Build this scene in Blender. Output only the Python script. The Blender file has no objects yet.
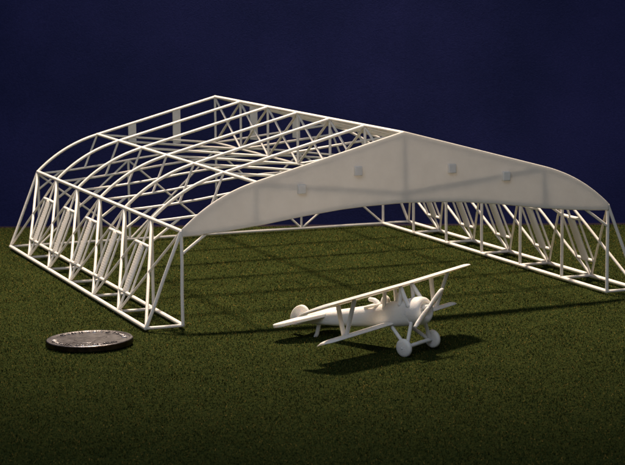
import bpy, bmesh, math, random
import numpy as np
from mathutils import Vector, Matrix
random.seed(7)
sc = bpy.context.scene
COL = sc.collection
# ---- one Blender unit = 1 cm of the real model -------------------------------
W, L, H, RZ, D = 14.0, 17.83, 2.752, 5.303, 1.113      # hangar width, depth, eave, ridge, foot offset
KX, KZ = 4.685, 4.043                                   # knee purlin
GZ = -0.085                                             # top of the grass mat
NB = 6

# ================================ materials ===================================
def nodes(name):
    m = bpy.data.materials.new(name); m.use_nodes = True
    nt = m.node_tree; nt.nodes.clear()
    return m, nt, nt.nodes, nt.links
def N(ns, t, **kw):
    n = ns.new(t)
    for k, v in kw.items():
        if k in n.inputs: n.inputs[k].default_value = v
        else: setattr(n, k, v)
    return n

def mat_print(name, base, trans=0.0, sss=0.12):
    m, nt, ns, lk = nodes(name)
    out = N(ns, 'ShaderNodeOutputMaterial')
    p = N(ns, 'ShaderNodeBsdfPrincipled')
    p.inputs['Roughness'].default_value = .5
    p.inputs['Specular IOR Level'].default_value = .35
    p.inputs['Subsurface Weight'].default_value = sss
    p.inputs['Subsurface Radius'].default_value = (1, .8, .55)
    p.inputs['Subsurface Scale'].default_value = .12
    tc = N(ns, 'ShaderNodeTexCoord')
    n1 = N(ns, 'ShaderNodeTexNoise'); n1.inputs['Scale'].default_value = 2.2; n1.inputs['Detail'].default_value = 5
    lk.new(tc.outputs['Object'], n1.inputs['Vector'])
    cr = N(ns, 'ShaderNodeValToRGB')
    cr.color_ramp.elements[0].position = .3; cr.color_ramp.elements[1].position = .7
    cr.color_ramp.elements[0].color = tuple(c*.90 for c in base) + (1,)
    cr.color_ramp.elements[1].color = tuple(base) + (1,)
    lk.new(n1.outputs['Fac'], cr.inputs['Fac'])
    lk.new(cr.outputs['Color'], p.inputs['Base Color'])
    # faint layer lines and powdery grain of the printed plastic
    wv = N(ns, 'ShaderNodeTexWave', bands_direction='Z'); wv.inputs['Scale'].default_value = 9; wv.inputs['Distortion'].default_value = .6
    lk.new(tc.outputs['Object'], wv.inputs['Vector'])
    n2 = N(ns, 'ShaderNodeTexNoise'); n2.inputs['Scale'].default_value = 26; n2.inputs['Detail'].default_value = 3
    lk.new(tc.outputs['Object'], n2.inputs['Vector'])
    mx = N(ns, 'ShaderNodeMath', operation='MULTIPLY_ADD'); mx.inputs[1].default_value = .12
    lk.new(wv.outputs['Fac'], mx.inputs[0]); lk.new(n2.outputs['Fac'], mx.inputs[2])
    b = N(ns, 'ShaderNodeBump'); b.inputs['Strength'].default_value = .35; b.inputs['Distance'].default_value = .02
    lk.new(mx.outputs[0], b.inputs['Height']); lk.new(b.outputs[0], p.inputs['Normal'])
    if trans > 0:
        t = N(ns, 'ShaderNodeBsdfTranslucent'); t.inputs['Color'].default_value = (.88, .87, .84, 1)
        ms = N(ns, 'ShaderNodeMixShader'); ms.inputs[0].default_value = trans
        lk.new(p.outputs[0], ms.inputs[1]); lk.new(t.outputs[0], ms.inputs[2]); lk.new(ms.outputs[0], out.inputs[0])
    else:
        lk.new(p.outputs[0], out.inputs[0])
    return m

M_BEAM = mat_print('frosted white plastic', (.86, .83, .77))
M_SHEET = mat_print('thin frosted sheet', (.88, .86, .81), trans=.37, sss=0)
M_PLANE = mat_print('smooth white plastic', (.86, .84, .79), sss=.5)

def mat_grass():
    m, nt, ns, lk = nodes('green flock fibre')
    out = N(ns, 'ShaderNodeOutputMaterial'); p = N(ns, 'ShaderNodeBsdfPrincipled')
    p.inputs['Roughness'].default_value = .85; p.inputs['Specular IOR Level'].default_value = .02
    g = N(ns, 'ShaderNodeNewGeometry')
    cr = N(ns, 'ShaderNodeValToRGB'); e = cr.color_ramp.elements
    e[0].position = 0; e[0].color = (.008, .016, .005, 1)
    e[1].position = 1; e[1].color = (.21, .14, .035, 1)
    for pos, c in ((.35, (.020, .036, .011, 1)), (.7, (.046, .056, .015, 1)), (.93, (.086, .078, .018, 1))):
        x = cr.color_ramp.elements.new(pos); x.color = c
    lk.new(g.outputs['Random Per Island'], cr.inputs['Fac'])
    tc = N(ns, 'ShaderNodeTexCoord')
    n = N(ns, 'ShaderNodeTexNoise'); n.inputs['Scale'].default_value = .55; n.inputs['Detail'].default_value = 6
    lk.new(tc.outputs['Object'], n.inputs['Vector'])
    mr = N(ns, 'ShaderNodeMapRange'); mr.inputs[1].default_value = .3; mr.inputs[2].default_value = .7; mr.inputs[3].default_value = .68; mr.inputs[4].default_value = 1.28
    lk.new(n.outputs['Fac'], mr.inputs[0])
    mx = N(ns, 'ShaderNodeMix', data_type='RGBA', blend_type='MULTIPLY'); mx.inputs[0].default_value = 1
    lk.new(cr.outputs['Color'], mx.inputs[6]); lk.new(mr.outputs[0], mx.inputs[7])
    lk.new(mx.outputs[2], p.inputs['Base Color']); lk.new(p.outputs[0], out.inputs[0])
    return m
M_GRASS = mat_grass()

def mat_mat():
    m, nt, ns, lk = nodes('green paper mat')
    out = N(ns, 'ShaderNodeOutputMaterial'); p = N(ns, 'ShaderNodeBsdfPrincipled')
    p.inputs['Roughness'].default_value = .9; p.inputs['Specular IOR Level'].default_value = .02
    tc = N(ns, 'ShaderNodeTexCoord')
    n = N(ns, 'ShaderNodeTexNoise'); n.inputs['Scale'].default_value = 9; n.inputs['Detail'].default_value = 6
    lk.new(tc.outputs['Object'], n.inputs['Vector'])
    cr = N(ns, 'ShaderNodeValToRGB'); e = cr.color_ramp.elements
    e[0].position = .35; e[0].color = (.014, .023, .006, 1); e[1].position = .7; e[1].color = (.043, .052, .012, 1)
    lk.new(n.outputs['Fac'], cr.inputs['Fac']); lk.new(cr.outputs['Color'], p.inputs['Base Color'])
    b = N(ns, 'ShaderNodeBump'); b.inputs['Strength'].default_value = .8; b.inputs['Distance'].default_value = .05
    lk.new(n.outputs['Fac'], b.inputs['Height']); lk.new(b.outputs[0], p.inputs['Normal'])
    lk.new(p.outputs[0], out.inputs[0])
    return m

def mat_cloth():
    m, nt, ns, lk = nodes('navy cloth')
    out = N(ns, 'ShaderNodeOutputMaterial'); p = N(ns, 'ShaderNodeBsdfPrincipled')
    p.inputs['Roughness'].default_value = .95; p.inputs['Specular IOR Level'].default_value = .1
    tc = N(ns, 'ShaderNodeTexCoord')
    n = N(ns, 'ShaderNodeTexNoise'); n.inputs['Scale'].default_value = 11; n.inputs['Detail'].default_value = 8; n.inputs['Roughness'].default_value = .75
    lk.new(tc.outputs['Object'], n.inputs['Vector'])
    cr = N(ns, 'ShaderNodeValToRGB'); e = cr.color_ramp.elements
    e[0].position = .3; e[0].color = (.0120, .0158, .068, 1); e[1].position = .72; e[1].color = (.0195, .0255, .104, 1)
    nm = N(ns, 'ShaderNodeTexNoise'); nm.inputs['Scale'].default_value = .16; nm.inputs['Detail'].default_value = 4; nm.inputs['Roughness'].default_value = .6
    lk.new(tc.outputs['Object'], nm.inputs['Vector'])
    cm = N(ns, 'ShaderNodeValToRGB'); cm.color_ramp.elements[0].position = .32; cm.color_ramp.elements[0].color = (.72, .78, .80, 1)
    cm.color_ramp.elements[1].position = .68; cm.color_ramp.elements[1].color = (1.3, 1.18, 1.22, 1)
    lk.new(nm.outputs['Fac'], cm.inputs['Fac'])
    mm = N(ns, 'ShaderNodeMix', data_type='RGBA', blend_type='MULTIPLY'); mm.inputs[0].default_value = 1
    lk.new(n.outputs['Fac'], cr.inputs['Fac']); lk.new(cr.outputs['Color'], mm.inputs[6]); lk.new(cm.outputs['Color'], mm.inputs[7])
    lk.new(mm.outputs[2], p.inputs['Base Color'])
    wv = N(ns, 'ShaderNodeTexNoise'); wv.inputs['Scale'].default_value = 22; wv.inputs['Detail'].default_value = 3
    lk.new(tc.outputs['Object'], wv.inputs['Vector'])
    b = N(ns, 'ShaderNodeBump'); b.inputs['Strength'].default_value = .25; b.inputs['Distance'].default_value = .03
    lk.new(wv.outputs['Fac'], b.inputs['Height']); lk.new(b.outputs[0], p.inputs['Normal'])
    lk.new(p.outputs[0], out.inputs[0])
    return m

def mat_table():
    m, nt, ns, lk = nodes('dark maroon table')
    out = N(ns, 'ShaderNodeOutputMaterial'); p = N(ns, 'ShaderNodeBsdfPrincipled')
    p.inputs['Roughness'].default_value = .8; p.inputs['Specular IOR Level'].default_value = .2
    tc = N(ns, 'ShaderNodeTexCoord')
    n = N(ns, 'ShaderNodeTexNoise'); n.inputs['Scale'].default_value = 3; n.inputs['Detail'].default_value = 6
    lk.new(tc.outputs['Object'], n.inputs['Vector'])
    cr = N(ns, 'ShaderNodeValToRGB'); e = cr.color_ramp.elements
    e[0].position = .3; e[0].color = (.006, .003, .010, 1); e[1].position = .7; e[1].color = (.010, .004, .011, 1)
    lk.new(n.outputs['Fac'], cr.inputs['Fac']); lk.new(cr.outputs['Color'], p.inputs['Base Color'])
    lk.new(p.outputs[0], out.inputs[0])
    return m

def mat_coin(name='worn coin metal', c0=(.16, .155, .16, 1), c1=(.58, .56, .56, 1)):
    m, nt, ns, lk = nodes(name)
    out = N(ns, 'ShaderNodeOutputMaterial'); p = N(ns, 'ShaderNodeBsdfPrincipled')
    p.inputs['Metallic'].default_value = 1
    tc = N(ns, 'ShaderNodeTexCoord')
    n = N(ns, 'ShaderNodeTexNoise'); n.inputs['Scale'].default_value = 4.5; n.inputs['Detail'].default_value = 7; n.inputs['Roughness'].default_value = .65
    lk.new(tc.outputs['Object'], n.inputs['Vector'])
    cr = N(ns, 'ShaderNodeValToRGB'); e = cr.color_ramp.elements
    e[0].position = .35; e[0].color = c0; e[1].position = .65; e[1].color = c1
    lk.new(n.outputs['Fac'], cr.inputs['Fac']); lk.new(cr.outputs['Color'], p.inputs['Base Color'])
    mr = N(ns, 'ShaderNodeMapRange'); mr.inputs[3].default_value = .40; mr.inputs[4].default_value = .24
    lk.new(n.outputs['Fac'], mr.inputs[0]); lk.new(mr.outputs[0], p.inputs['Roughness'])
    n2 = N(ns, 'ShaderNodeTexNoise'); n2.inputs['Scale'].default_value = 14; n2.inputs['Detail'].default_value = 6
    lk.new(tc.outputs['Object'], n2.inputs['Vector'])
    b = N(ns, 'ShaderNodeBump'); b.inputs['Strength'].default_value = .45; b.inputs['Distance'].default_value = .02
    lk.new(n2.outputs['Fac'], b.inputs['Height']); lk.new(b.outputs[0], p.inputs['Normal'])
    lk.new(p.outputs[0], out.inputs[0])
    return m
M_COIN = mat_coin()

# ============================== mesh helpers ==================================
THIN = .79                                             # bars of the printed frame
class MB:
    def __init__(s): s.v, s.f = [], []
    def add(s, vs, fs):
        b = len(s.v); s.v += [tuple(v) for v in vs]; s.f += [tuple(i + b for i in f) for f in fs]; return s
    def tube(s, pts, r, n=10, r2=None, flat=1.0):
        """round bar through the points, slightly uneven like printed plastic, ends domed"""
        pts = [Vector(p) for p in pts]
        if len(pts) == 2:                       # a few stations so that the bar may wander a hair
            a, b = pts; k = max(2, min(8, int((b - a).length / .7)))
            w = min(.012, r * .12)
            pts = [a.lerp(b, i / k) + (Vector((random.uniform(-w, w), random.uniform(-w, w), random.uniform(-w, w))) if 0 < i < k else Vector()) for i in range(k + 1)]
        r *= THIN; r2 = r2 * THIN if r2 is not None else None
        d0 = (pts[1] - pts[0]).normalized(); d1 = (pts[-1] - pts[-2]).normalized()
        e_ = min(r * .6, (pts[1] - pts[0]).length * .2)
        pts = [pts[0], pts[0] + d0 * e_] + pts[1:-1] + [pts[-1] - d1 * e_, pts[-1]]
        m = len(pts)
        P, RR = [pts[0] - d0 * r * .45] + pts + [pts[-1] + d1 * r * .45], []
        for i in range(m):
            t = i / (m - 1); RR.append(r + ((r2 - r) * t if r2 is not None else 0))
        RR = [RR[0] * .55] + RR + [RR[-1] * .55]
        up = Vector((0, 0, 1)) if abs(d0.z) < .9 else Vector((0, 1, 0))
        x = d0.cross(up).normalized(); vs = []
        for i, p in enumerate(P):
            d = (P[min(i + 1, len(P) - 1)] - P[max(i - 1, 0)]).normalized()
            x = (x - d * x.dot(d)).normalized(); y = d.cross(x)
            for k in range(n):
                a = 2 * math.pi * k / n
                vs.append(p + (x * math.cos(a) + y * math.sin(a) * flat) * RR[i])
        fs = [(i * n + k, i * n + (k + 1) % n, (i + 1) * n + (k + 1) % n, (i + 1) * n + k) for i in range(len(P) - 1) for k in range(n)]
        fs.append(tuple(range(n))[::-1]); fs.append(tuple((len(P) - 1) * n + k for k in range(n)))
        return s.add(vs, fs)
    def rings(s, rings, cap=True):
        n = len(rings[0]); vs = [v for r in rings for v in r]
        fs = [(i * n + k, i * n + (k + 1) % n, (i + 1) * n + (k + 1) % n, (i + 1) * n + k) for i in range(len(rings) - 1) for k in range(n)]
        if cap: fs.append(tuple(range(n))[::-1]); fs.append(tuple((len(rings) - 1) * n + k for k in range(n)))
        return s.add(vs, fs)
    def slab(s, outline, t0, t1, fn):
        """outline of 2D points given thickness; fn(u, v, t) -> 3D"""
        n = len(outline)
        vs = [fn(u, v, t0) for u, v in outline] + [fn(u, v, t1) for u, v in outline]
        fs = [tuple(range(n))[::-1], tuple(range(n, 2 * n))] + [(i, (i + 1) % n, n + (i + 1) % n, n + i) for i in range(n)]
        return s.add(vs, fs)
    def box(s, c, h, rot=None):
        c = Vector(c); vs = []
        for sx in (-1, 1):
            for sy in (-1, 1):
                for sz in (-1, 1):
                    v = Vector((sx * h[0], sy * h[1], sz * h[2])); v = rot @ v if rot else v; vs.append(c + v)
        return s.add(vs, [(0, 1, 3, 2), (4, 6, 7, 5), (0, 4, 5, 1), (2, 3, 7, 6), (0, 2, 6, 4), (1, 5, 7, 3)])
    def build(s, name, mat, parent=None, bevel=0, smooth=True, sub=0):
        me = bpy.data.meshes.new(name); me.from_pydata(s.v, [], s.f); me.update()
        bm = bmesh.new(); bm.from_mesh(me); bmesh.ops.recalc_face_normals(bm, faces=bm.faces); bm.to_mesh(me); bm.free()
        me.materials.append(mat)
        if smooth:
            me.polygons.foreach_set('use_smooth', [True] * len(me.polygons))
            me.set_sharp_from_angle(angle=math.radians(50))
        o = bpy.data.objects.new(name, me); COL.objects.link(o)
        if bevel:
            b = o.modifiers.new('bevel', 'BEVEL'); b.width = bevel; b.segments = 2; b.limit_method = 'ANGLE'; b.angle_limit = math.radians(50)
        if sub:
            q = o.modifiers.new('sub', 'SUBSURF'); q.levels = sub; q.render_levels = sub
        if parent: o.parent = parent
        return o
def empty(name, mw):
    o = bpy.data.objects.new(name, None); COL.objects.link(o); o.matrix_world = mw; o.empty_display_size = .5; return o
def tag(o, label=None, cat=None, kind=None):
    if label: o['label'] = label
    if cat: o['category'] = cat
    if kind: o['kind'] = kind

# ================================ hangar ======================================
hangar = empty('model_hangar', Matrix.Identity(4))
tag(hangar, 'white openwork hangar frame with solid front gable standing on the green mat', 'hangar model')
bpy.context.view_layer.update()

def fy(k): return L * (NB - k) / NB                     # frame 0 at the back, 6 at the front
def prof(x):                                            # outer roof line
    x = abs(x)
    if x <= KX: return RZ - (RZ - KZ) * x / KX
    h = 7 - KX; t = (x - KX) / h; m0, m1 = -.269 * h, -.95 * h
    return (2*t**3 - 3*t**2 + 1) * KZ + (t**3 - 2*t**2 + t) * m0 + (3*t**2 - 2*t**3) * H + (t**3 - t**2) * m1
def arch(x):                                            # bottom chord
    x = abs(x)
    pts = [(0, 3.23), (1.2, 3.195), (2.05, 3.14), (3.3, 3.0), (4.5, 2.83), (5.6, 2.71), (6.4, 2.65), (7.0, 2.62)]
    for (a, za), (b, zb) in zip(pts, pts[1:]):
        if x <= b: return za + (zb - za) * (x - a) / (b - a)
    return 2.62
XC = [-7 + (7 - KX) * i / 14 for i in range(14)] + [-KX, -3.1, -1.5, 0]
XC = XC + [-x for x in XC[-2::-1]]
ZL = 3.54                                               # ridge lattice bottom
TB = .062                                               # common bar radius
for k in range(NB + 1):
    y = fy(k)
    tr = MB().tube([(x, y, prof(x)) for x in XC], .066 if k < NB else .045).build('roof_truss', M_BEAM, hangar)
    xs = [-7, -6.4, -5.6, -4.5, -3.3, -2.05, -1.2, 0, 1.2, 2.05, 3.3, 4.5, 5.6, 6.4, 7]
    MB().tube([(x, y, arch(x) + .06) for x in xs], .052).build('bottom_chord', M_BEAM, tr)
    for s in (-1, 1):
        MB().tube([(s * KX, y, KZ), (0, y, ZL)], .055).build('lattice_diagonal', M_BEAM, tr)
        xb = 5.2 if k < NB else KX
        MB().tube([(s * KX, y, KZ), (s * xb, y, arch(xb) + .06)], .05).build('knee_strut', M_BEAM, tr)
        MB().tube([(s * 7, y, 2.08), (s * 6.1, y, arch(6.1) + .06)], .055).build('knee_brace', M_BEAM, tr)
        if k == 0:
            for x in (1.56, 3.32):
                MB().slab([(x - .15, 3.60), (x + .15, 3.57), (x + .15, prof(x + .15)), (x - .15, prof(x - .15))],
                          -.03, .03, lambda u, v, t: (s * u, y + t, v)).build('gusset_plate', M_BEAM, tr)
    MB().tube([(0, y, RZ - .02), (0, y, ZL)], .058).build('ridge_post', M_BEAM, hangar)
for k in range(NB):
    ya, yb = fy(k), fy(k + 1)
    MB().tube([(0, ya, RZ - .03), (0, yb, ZL)], .052).build('ridge_brace', M_BEAM, hangar)
    MB().tube([(0, ya, ZL), (0, yb, RZ - .03)], .052).build('ridge_brace', M_BEAM, hangar)
def rail(name, a, b, r):
    a, b = Vector(a), Vector(b); n = 12
    return MB().tube([a.lerp(b, i / n) for i in range(n + 1)], r, n=12).build(name, M_BEAM, hangar)
rail('ridge_beam', (0, L, RZ), (0, 0, RZ), .075)
rail('ridge_chord', (0, L, ZL), (0, 0, ZL), .06)
for s in (-1, 1):
    rail('purlin', (s * KX, L, KZ + .01), (s * KX, 0, KZ + .01), .066)
    rail('eave_rail', (s * 7, L, H), (s * 7, 0, H), .075)
    rail('base_rail', (s * 7, L, 0), (s * 7, 0, 0), .08)
    rail('base_rail', (s * (7 + D), L, 0), (s * (7 + D), 0, 0), .082)
rail('base_rail', (-7, L, 0), (7, L, 0), .07)
# back wall lattice
for i in (1, 2, 3):
    x = -7 + 3.5 * i
    MB().tube([(x, L, 0), (x, L, arch(x) + .06)], .058).build('end_wall_post', M_BEAM, hangar)
for i in range(4):
    xa, xb = -7 + 3.5 * i, -3.5 + 3.5 * i
    MB().tube([(xa, L, 0), (xb, L, arch(xb) + .05)], .05).build('end_wall_brace', M_BEAM, hangar)
    MB().tube([(xb, L, 0), (xa, L, arch(xa) + .05)], .05).build('end_wall_brace', M_BEAM, hangar)
# sides: posts, feet, rakers, crossed braces and slatted panels
for s in (-1, 1):
    for k in range(NB + 1):
        y = fy(k)
        E_, I_, O_ = Vector((s * 7, y, H)), Vector((s * 7, y, 0)), Vector((s * (7 + D), y, 0))
        post = MB().tube([I_, E_], .066).build('post', M_BEAM, hangar)
        MB().tube([I_, O_], .062).build('foot_tie', M_BEAM, post)
        MB().tube([E_, O_], .05 if 0 < k < NB else .068).build('raking_strut', M_BEAM, post)
        if 0 < k < NB:
            def at(t, dy, out=0.0):
                p = E_.lerp(O_, t); nrm = Vector((s * H, 0, D)).normalized()
                return p + Vector((0, dy, 0)) + nrm * out
            mb = MB(); n = 40; rr = []
            for i in range(n + 1):                       # rounded slat with small ribs across
                t = .27 + (.80 - .27) * i / n
                h = .235 * (1 if 0 < i < n else .8); th = .074 + (.008 if i % 2 else -.008)
                rr.append([at(t, math.cos(a) * h, math.sin(a) * th) for a in [2 * math.pi * q / 12 for q in range(12)]])
            slat = mb.rings(rr).build('slat_panel', M_BEAM, hangar)
            MB().tube([at(.27, -.70), at(.27, .70)], .072).build('cross_bar', M_BEAM, slat)
            MB().tube([at(.79, -.60), at(.79, .60)], .068).build('cross_bar', M_BEAM, slat)
            for q in (-1, 1):
                MB().tube([at(.27, q * .56), at(.79, q * .56)], .048).build('side_rail', M_BEAM, slat)
        if k < NB:
            y2 = fy(k + 1)
            MB().tube([E_, (s * (7 + D), y2, 0)], .061).build('side_brace', M_BEAM, hangar)
            MB().tube([O_, (s * 7, y2, H)], .052).build('side_brace', M_BEAM, hangar)
# front gable sheet
xs = [x / 10 for x in range(-70, 71)]
top = [(x, prof(x) + .05) for x in xs]
bot = [(x, arch(x) - .03) for x in xs[::-1]]
mb = MB(); n = len(xs); y0, y1 = -.085, .0
vs = []
for y in (y0, y1):
    for x in xs: vs.append((x, y, prof(x) + .06))
    for x in xs: vs.append((x, y, arch(x) - .03))
fs = []
for i in range(n - 1):
    fs.append((i, i + 1, n + i + 1, n + i)); fs.append((2 * n + i + 1, 2 * n + i, 3 * n + i, 3 * n + i + 1))
    fs.append((i + 1, i, 2 * n + i, 2 * n + i + 1)); fs.append((n + i, n + i + 1, 3 * n + i + 1, 3 * n + i))
fs += [(0, n, 3 * n, 2 * n), (n - 1, 3 * n - 1, 4 * n - 1, 2 * n - 1)]
gable = mb.add(vs, fs).build('gable_sheet', M_SHEET, hangar, bevel=.03)
for x, z in ((-3.33, 3.80), (-1.53, 4.25), (1.53, 4.18), (3.36, 3.86)):
    MB().box((x, -.145, z), (.12, .075, .14)).build('mounting_block', M_BEAM, gable, bevel=.02)

THIN = 1.0
# ================================ biplane =====================================
th, ro, pi_ = -1.100, .055, .217
fw = Vector((math.cos(th), math.sin(th), 0)); lf = Vector((-math.sin(th) * math.cos(ro), math.cos(th) * math.cos(ro), math.sin(ro))); up = fw.cross(lf)
f2 = fw * math.cos(pi_) + up * math.sin(pi_); u2 = f2.cross(lf)
mw = Matrix((f2, lf, u2)).transposed().to_4x4(); mw.translation = Vector((-2.221, -5.964, .165))
plane = empty('model_biplane', mw)
tag(plane, 'small white biplane with two-bladed propeller parked on the mat before the hangar', 'model airplane')
bpy.context.view_layer.update()
def pb(mb, name, parent=plane, **kw): return mb.build(name, M_PLANE, parent, **kw)
def sup(cx, w, h, zc, p=2.4, n=28, x=0):
    r = []
    for k in range(n):
        a = 2 * math.pi * k / n; c, s_ = math.cos(a), math.sin(a)
        r.append((x, w * math.copysign(abs(c) ** (2 / p), c), zc + h * math.copysign(abs(s_) ** (2 / p), s_)))
    return r
# fuselage stations: x, half width, half height, centre z
st = [(-4.35, .035, .05, 1.10), (-4.1, .06, .10, 1.085), (-3.6, .13, .165, 1.05), (-2.8, .20, .215, .985), (-2.0, .26, .265, .935), (-1.3, .315, .305, .90),
      (-.7, .35, .335, .885), (-.2, .37, .36, .875), (.1, .375, .37, .87)]
fus = pb(MB().rings([sup(0, w, h, z, 3.0, 28, x) for x, w, h, z in st]), 'fuselage')
# engine cowling, rounded lip with a recessed face
cst = [(.0, .372, .87), (.2, .385, .87), (.36, .38, .87), (.45, .355, .87), (.505, .305, .87), (.52, .25, .87), (.50, .215, .87), (.44, .195, .87), (.43, .12, .87)]
cowl = pb(MB().rings([[(x, r * math.cos(a), z + r * math.sin(a)) for a in [2 * math.pi * q / 32 for q in range(32)]] for x, r, z in cst]), 'engine_cowling')
mb = MB()
for q in range(7):
    a = 2 * math.pi * q / 7
    mb.tube([(.42, .05 * math.cos(a), .87 + .05 * math.sin(a)), (.42, .20 * math.cos(a), .87 + .19 * math.sin(a))], .034, n=8)
pb(mb, 'engine', cowl)
# wings
def wing(hs, xl, xt, z, th_, sweep, rake, name, dih=0.0, n=30, inc=.14):
    rr = []
    for i in range(-n, n + 1):
        y = hs * i / n; u = abs(y) / hs
        le, te = xl - sweep * u, xt - sweep * u
        e = 1.0
        if u > .90: e = math.sqrt(max(0, 1 - ((u - .90) / .10) ** 2)) * .86 + .14
        mid = (le + te) / 2 - rake * max(0, u - .9) * 4; hc = (le - te) / 2 * (.45 + .55 * e)
        r = []
        for q in range(18):
            a = 2 * math.pi * q / 18
            cx = math.cos(a); cz = math.sin(a) * (1 if math.sin(a) > 0 else .55)
            t = (cx + 1) / 2
            r.append((mid + hc * cx, y, z + dih * u + (mid + hc * cx - (xl + xt - 2 * sweep * u) / 2) * inc + th_ * (.35 + .65 * e) * (cz * (.45 + .75 * math.sqrt(t)) + .5 * (1 - (2 * t - 1.1) ** 2) - .3)))
        rr.append(r)
    return pb(MB().rings(rr), name)
wing(3.23, .18, -.74, 1.595, .058, .22, 1.0, 'upper_wing', inc=.15)
wing(2.78, -.44, -1.06, .63, .07, .10, .15, 'lower_wing', inc=.08)
for s in (-1, 1):                                        # vee interplane struts and cabane struts
    for dx in (-.30, .30):
        pb(MB().tube([(-.46 + dx, s * 1.99, 1.585), (-.80 + dx * .12, s * 1.93, .66)], .075, flat=.6), 'interplane_strut')
    pb(MB().tube([(-.12, s * .30, 1.12), (0, s * .24, 1.585)], .058), 'cabane_strut')
    pb(MB().tube([(.20, s * .32, 1.06), (0, s * .24, 1.585)], .058), 'cabane_strut')
    pb(MB().tube([(-.72, s * .27, 1.08), (-.60, s * .22, 1.585)], .055), 'cabane_strut')
# tail
def plate(pts, t, fn, name, bev=.025):
    n = len(pts); q = []                                  # rounded outline through the points
    for i in range(n):
        a, b, c, d = (Vector(pts[(i + o) % n]) for o in (-1, 0, 1, 2))
        for u in (0, .25, .5, .75):
            q.append(tuple(.5 * ((2 * b) + (c - a) * u + (2 * a - 5 * b + 4 * c - d) * u * u + (3 * b - a - 3 * c + d) * u ** 3)))
    pts = q
    return pb(MB().slab(pts, -t, t, fn), name, bevel=bev)
tp = [(-2.95, .05), (-3.15, .40), (-3.62, 1.12), (-3.77, 1.26), (-3.94, 1.285), (-4.10, 1.18), (-4.2, .9), (-4.18, .4), (-4.12, .04)]
plate(tp + [(x, -y) for x, y in tp[::-1]], .05, lambda u, v, t: (u, v, 1.115 + t), 'tailplane', .03)
rd = [(-4.08, 1.08), (-4.06, 1.36), (-4.12, 1.52), (-4.26, 1.61), (-4.46, 1.60), (-4.66, 1.50), (-4.80, 1.32), (-4.82, 1.14), (-4.74, 1.08), (-4.58, 1.06), (-4.3, 1.07)]
plate(rd, .05, lambda u, v, t: (u + .30, t, v - .13), 'rudder', .03)
pb(MB().tube([(-3.45, 0, .92), (-3.62, 0, .62), (-3.78, 0, .46)], .06), 'tail_skid')
# propeller: two twisted blades on a hub
ang = .492
mb = MB()
for sg in (1, -1):
    ax = Vector((0, math.cos(ang) * sg, math.sin(ang) * sg)); tx = Vector((0, -math.sin(ang) * sg, math.cos(ang) * sg)); rr = []
    for i in range(15):
        r = .01 + .80 * i / 14; t = i / 14
        c = (.07 + .03 * math.sin(math.pi * min(1, t * 1.05) ** .8)) * (1 if i < 13 else (.8 if i == 13 else .4))
        tw = math.radians(30 - 14 * t); d = tx * math.cos(tw) + Vector((1, 0, 0)) * math.sin(tw) * sg; nn = ax.cross(d)
        rr.append([Vector((.62, 0, .92)) + ax * r + d * c * math.cos(a) + nn * .05 * math.sin(a) for a in [2 * math.pi * q / 12 for q in range(12)]])
    mb.rings(rr)
prop = pb(mb, 'propeller')
pb(MB().rings([[(x, r * math.cos(a), .94 + r * math.sin(a)) for a in [2 * math.pi * q / 16 for q in range(16)]] for x, r in ((.40, .07), (.58, .07), (.645, .06), (.67, .04), (.68, .015))]), 'propeller_hub', prop)
# undercarriage
for s in (-1, 1):
    mb = MB(); rr = []
    for x, r in ((-.075, .05), (-.072, .17), (-.062, .225), (-.03, .25), (.03, .25), (.062, .225), (.078, .16), (.095, .05)):
        rr.append([(r * math.cos(a), s * (.615 + x), r * math.sin(a)) for a in [2 * math.pi * q / 28 for q in range(28)]])
    w = pb(mb.rings(rr), 'wheel')
    pb(MB().tube([(0, s * .69, 0), (0, s * .71, 0)], .035), 'wheel_hub', w)
    pb(MB().tube([(.14, s * .27, .62), (0, s * .50, .0)], .052), 'undercarriage_strut')
    pb(MB().tube([(-.62, s * .27, .64), (-.02, s * .50, .0)], .052), 'undercarriage_strut')
pb(MB().tube([(0, -.60, 0), (0, .60, 0)], .055), 'axle')
# cockpit fittings
ck = MB()
ck.rings([[(x, w * math.cos(a), z + h * math.sin(a)) for a in [2 * math.pi * q / 16 for q in range(16)]] for x, w, h, z in ((-1.0, .02, .02, 1.17), (-.97, .11, .09, 1.20), (-.90, .13, .16, 1.23), (-.82, .12, .18, 1.25), (-.75, .09, .14, 1.25), (-.71, .03, .05, 1.25))])
pb(ck, 'headrest', fus)
pb(MB().rings([[(x, w * math.cos(a), z + h * math.sin(a)) for a in [2 * math.pi * q / 16 for q in range(16)]] for x, w, h, z in ((-.44, .05, .05, 1.2), (-.41, .10, .14, 1.23), (-.34, .11, .19, 1.25), (-.27, .10, .14, 1.24), (-.22, .05, .05, 1.2))]), 'windscreen', fus)
pb(MB().tube([(-1.45, .20 * math.cos(0), 1.18), (-1.33, .27, 1.19), (-1.15, .29, 1.20), (-.98, .22, 1.20), (-.93, 0, 1.21), (-.98, -.22, 1.20), (-1.15, -.29, 1.20), (-1.33, -.27, 1.19), (-1.45, -.2, 1.18), (-1.5, 0, 1.18), (-1.45, .2, 1.18)], .04), 'gun_ring', fus)
gm = pb(MB().tube([(-1.12, 0, 1.15), (-1.16, 0, 1.26), (-1.25, 0, 1.33), (-1.40, 0, 1.37)], .085, r2=.055), 'machine_gun', fus)

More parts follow.
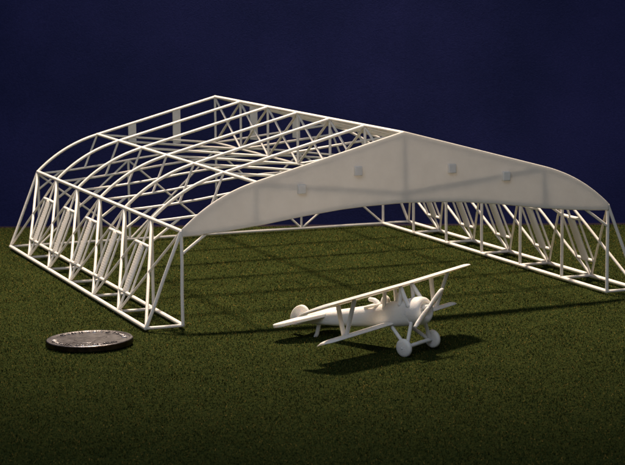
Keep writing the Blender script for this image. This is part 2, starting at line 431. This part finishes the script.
# ================================= coin =======================================
CO = Vector((-10.10, -1.22, GZ + .005))
coin = empty('coin', Matrix.Translation(CO) @ Matrix.Rotation(math.radians(-1.0), 4, Vector((.395, .919, 0))))
tag(coin, 'worn silver-grey coin lying flat on the green mat beside the hangar', 'coin')
bpy.context.view_layer.update()
R0, T = 1.213, .175
mb = MB(); nseg = 238
def ring(r, z, reed=0.0): return [((r + (reed if q % 2 else -reed)) * math.cos(2 * math.pi * q / nseg), (r + (reed if q % 2 else -reed)) * math.sin(2 * math.pi * q / nseg), z) for q in range(nseg)]
mb.rings([ring(.02, .02), ring(1.0, .02), ring(1.13, 0), ring(1.185, .004), ring(1.198, .02), ring(1.198, T - .02), ring(1.188, T - .002), ring(1.165, T), ring(1.135, T - .003), ring(1.105, T - .021), ring(1.09, T - .021), ring(1.0, T - .021), ring(.6, T - .020), ring(.02, T - .018)])
blank = mb
mb = MB(); mb.rings([ring(1.19, .012), ring(R0 - .006, .026, .004), ring(R0 - .006, T - .026, .004), ring(1.19, T - .012)], cap=False)
mb.build('reeded_edge', mat_coin('copper brown coin edge', (.03, .022, .018, 1), (.09, .066, .05, 1)), coin)
# raised relief: a worn bust outline and the worn ring of letter marks
bust = [(-.36, -.62), (-.10, -.70), (.20, -.66), (.34, -.52), (.26, -.36), (.27, -.16), (.40, -.02), (.46, .18), (.42, .42), (.27, .60), (.05, .69), (-.18, .64), (-.32, .50), (-.37, .34), (-.36, .22), (-.50, .06), (-.44, .01), (-.46, -.08), (-.40, -.16), (-.43, -.25), (-.28, -.32), (-.22, -.44)]
cen = Vector((.0, .05)); lev = [(1.0, T - .021), (.95, T - .013), (.8, T - .008), (.5, T - .005), (.15, T - .004)]
mb = MB(); mb.rings([[(cen.x + (u - cen.x) * f, cen.y + (v - cen.y) * f, z) for u, v in bust] for f, z in lev])
rel = mb.build('bust_relief', M_COIN, coin, sub=2); rel.rotation_euler.z = math.radians(-35)
mb = blank; rnd = random.Random(3)
for a0, a1, cnt in ((-15, 125, 13), (170, 300, 15)):
    for i in range(cnt):
        a = math.radians(a0 + (a1 - a0) * i / (cnt - 1) + rnd.uniform(-1, 1))
        R_ = Matrix.Rotation(a, 3, 'Z')
        mb.box(R_ @ Vector((.97, -.035, T - .008)), (.075, .014, .02), R_)
        if rnd.random() < .8: mb.box(R_ @ Vector((.97, .04, T - .008)), (.07, .013, .0185), R_)
        mb.box(R_ @ Vector((.97 + rnd.choice((-.06, 0, .06)), 0, T - .0085)), (.014, .036, .019), R_)
mb.build('coin_blank', M_COIN, coin, bevel=.007)

# ============================== ground and backdrop ===========================
VD = Vector((11.44, -4.92, 0)).normalized()             # along the far edge of the mat
VN = Vector((-VD.y, VD.x, 0))                           # away from the camera
E0 = Vector((4.28, 18.64, 0)) + VN * .35
B3 = Matrix((VD, VN, Vector((0, 0, 1)))).transposed().to_4x4(); B3.translation = E0
def grid(name, x0, x1, y0, y1, z, nx, ny, mat, zf=None):
    vs = [(x0 + (x1 - x0) * i / nx, y0 + (y1 - y0) * j / ny, z + (zf(i, j) if zf else 0)) for j in range(ny + 1) for i in range(nx + 1)]
    fs = [(j * (nx + 1) + i, j * (nx + 1) + i + 1, (j + 1) * (nx + 1) + i + 1, (j + 1) * (nx + 1) + i) for j in range(ny) for i in range(nx)]
    o = MB().add(vs, fs).build(name, mat); o.matrix_world = B3; return o
g = grid('ground', -36, 36, -62, 0, GZ - .03, 48, 40, mat_mat()); tag(g, kind='structure')
t = grid('table', -70, 70, -90, 1.2, GZ - .12, 10, 10, mat_table()); tag(t, kind='structure')
# cloth hanging behind, with shallow folds
mb = MB(); nx, nz = 90, 24; vs = []
for j in range(nz + 1):
    z = -6 + 66 * j / nz
    for i in range(nx + 1):
        x = -75 + 150 * i / nx
        vs.append((x, 1.3 + .14 * math.sin(x * .23 + 1) + .06 * math.sin(x * .61 + z * .03) , z))
fs = [(j * (nx + 1) + i, j * (nx + 1) + i + 1, (j + 1) * (nx + 1) + i + 1, (j + 1) * (nx + 1) + i) for j in range(nz) for i in range(nx)]
bd = mb.add(vs, fs).build('backdrop', mat_cloth()); bd.matrix_world = B3; tag(bd, kind='structure')

# flock: short fibres scattered over the mat, one uncountable mass
rng = np.random.default_rng(5)
def flock(n, x0, x1, y0, y1, lmin, lmax, w):
    P = np.stack([rng.uniform(x0, x1, n), rng.uniform(y0, y1, n), np.full(n, GZ - .035)], 1)
    clump = np.sin(P[:, 0] * 2.1 + np.sin(P[:, 1] * 1.7) * 2) * np.sin(P[:, 1] * 2.6 + np.sin(P[:, 0] * 1.3) * 2)
    ln = rng.uniform(lmin, lmax, n) * (1 + .18 * clump)
    az = rng.uniform(0, 2 * np.pi, n); el = rng.uniform(.15, 1.25, n)
    d = np.stack([np.cos(az) * np.cos(el), np.sin(az) * np.cos(el), np.sin(el)], 1)
    a2 = az + np.pi / 2 + rng.uniform(-.6, .6, n)
    s_ = np.stack([np.cos(a2), np.sin(a2), rng.uniform(-.4, .4, n)], 1) * (w * rng.uniform(.7, 1.3, n))[:, None]
    tip = P + d * ln[:, None]
    V = np.stack([P - s_, P + s_, tip + s_ * .55, tip - s_ * .55], 1).reshape(-1, 3).astype(np.float32)
    return V
V = np.concatenate([flock(950000, -18, 18, -42, 0, .028, .062, .0085), flock(2500, -18, 18, -42, 0, .08, .15, .008)])
nf = len(V) // 4
me = bpy.data.meshes.new('grass_flock'); me.vertices.add(len(V)); me.vertices.foreach_set('co', V.ravel())
me.loops.add(nf * 4); me.loops.foreach_set('vertex_index', np.arange(nf * 4, dtype=np.int32))
me.polygons.add(nf); me.polygons.foreach_set('loop_start', np.arange(0, nf * 4, 4, dtype=np.int32))
me.update(calc_edges=True); me.validate()
me.materials.append(M_GRASS)
fl = bpy.data.objects.new('grass_flock', me); COL.objects.link(fl); fl.matrix_world = B3
tag(fl, 'short green and brown grass flock covering the mat', 'grass', 'stuff')

# ================================= light ======================================
ld = bpy.data.lights.new('desk_lamp', 'SPOT'); ld.energy = 360000; ld.color = (1.0, .79, .61)
ld.spot_size = math.radians(49); ld.spot_blend = 1.0; ld.shadow_soft_size = 2.6
lo = bpy.data.objects.new('desk_lamp', ld); COL.objects.link(lo)
lo.location = (-1.5, 18.0, 58)
lo.rotation_euler = (Vector((.5, 8, 0)) - lo.location).to_track_quat('-Z', 'Y').to_euler()
w = bpy.data.worlds.new('World'); sc.world = w; w.use_nodes = True
bg = w.node_tree.nodes['Background']; bg.inputs[0].default_value = (.78, .82, 1.0, 1); bg.inputs[1].default_value = .13

fd = bpy.data.lights.new('window_light', 'AREA'); fd.energy = 13500; fd.color = (.80, .87, 1.0); fd.shape = 'RECTANGLE'; fd.size = 40; fd.size_y = 40
fo = bpy.data.objects.new('window_light', fd); COL.objects.link(fo); fo.location = (-40, -55, 50)
fo.rotation_euler = (Vector((-1, 5, 2)) - fo.location).to_track_quat('-Z', 'Y').to_euler()

# ================================= camera =====================================
cd = bpy.data.cameras.new('camera'); cam = bpy.data.objects.new('camera', cd); COL.objects.link(cam)
cam.location = (-23.418, -52.845, 10.392); cam.rotation_euler = (1.4320, .0100, -.3710)
cd.sensor_width = 36; cd.lens = 1936.16 / 625 * 36; cd.clip_start = 1; cd.clip_end = 500
cd.dof.use_dof = True; cd.dof.focus_distance = 57; cd.dof.aperture_fstop = 1.3
sc.camera = cam
sc.view_settings.view_transform = 'Standard'; sc.view_settings.look = 'None'; sc.view_settings.gamma = 1; sc.view_settings.exposure = 0
sc.render.engine = 'CYCLES'
sc.cycles.use_denoising = True
sc.cycles.max_bounces = 8
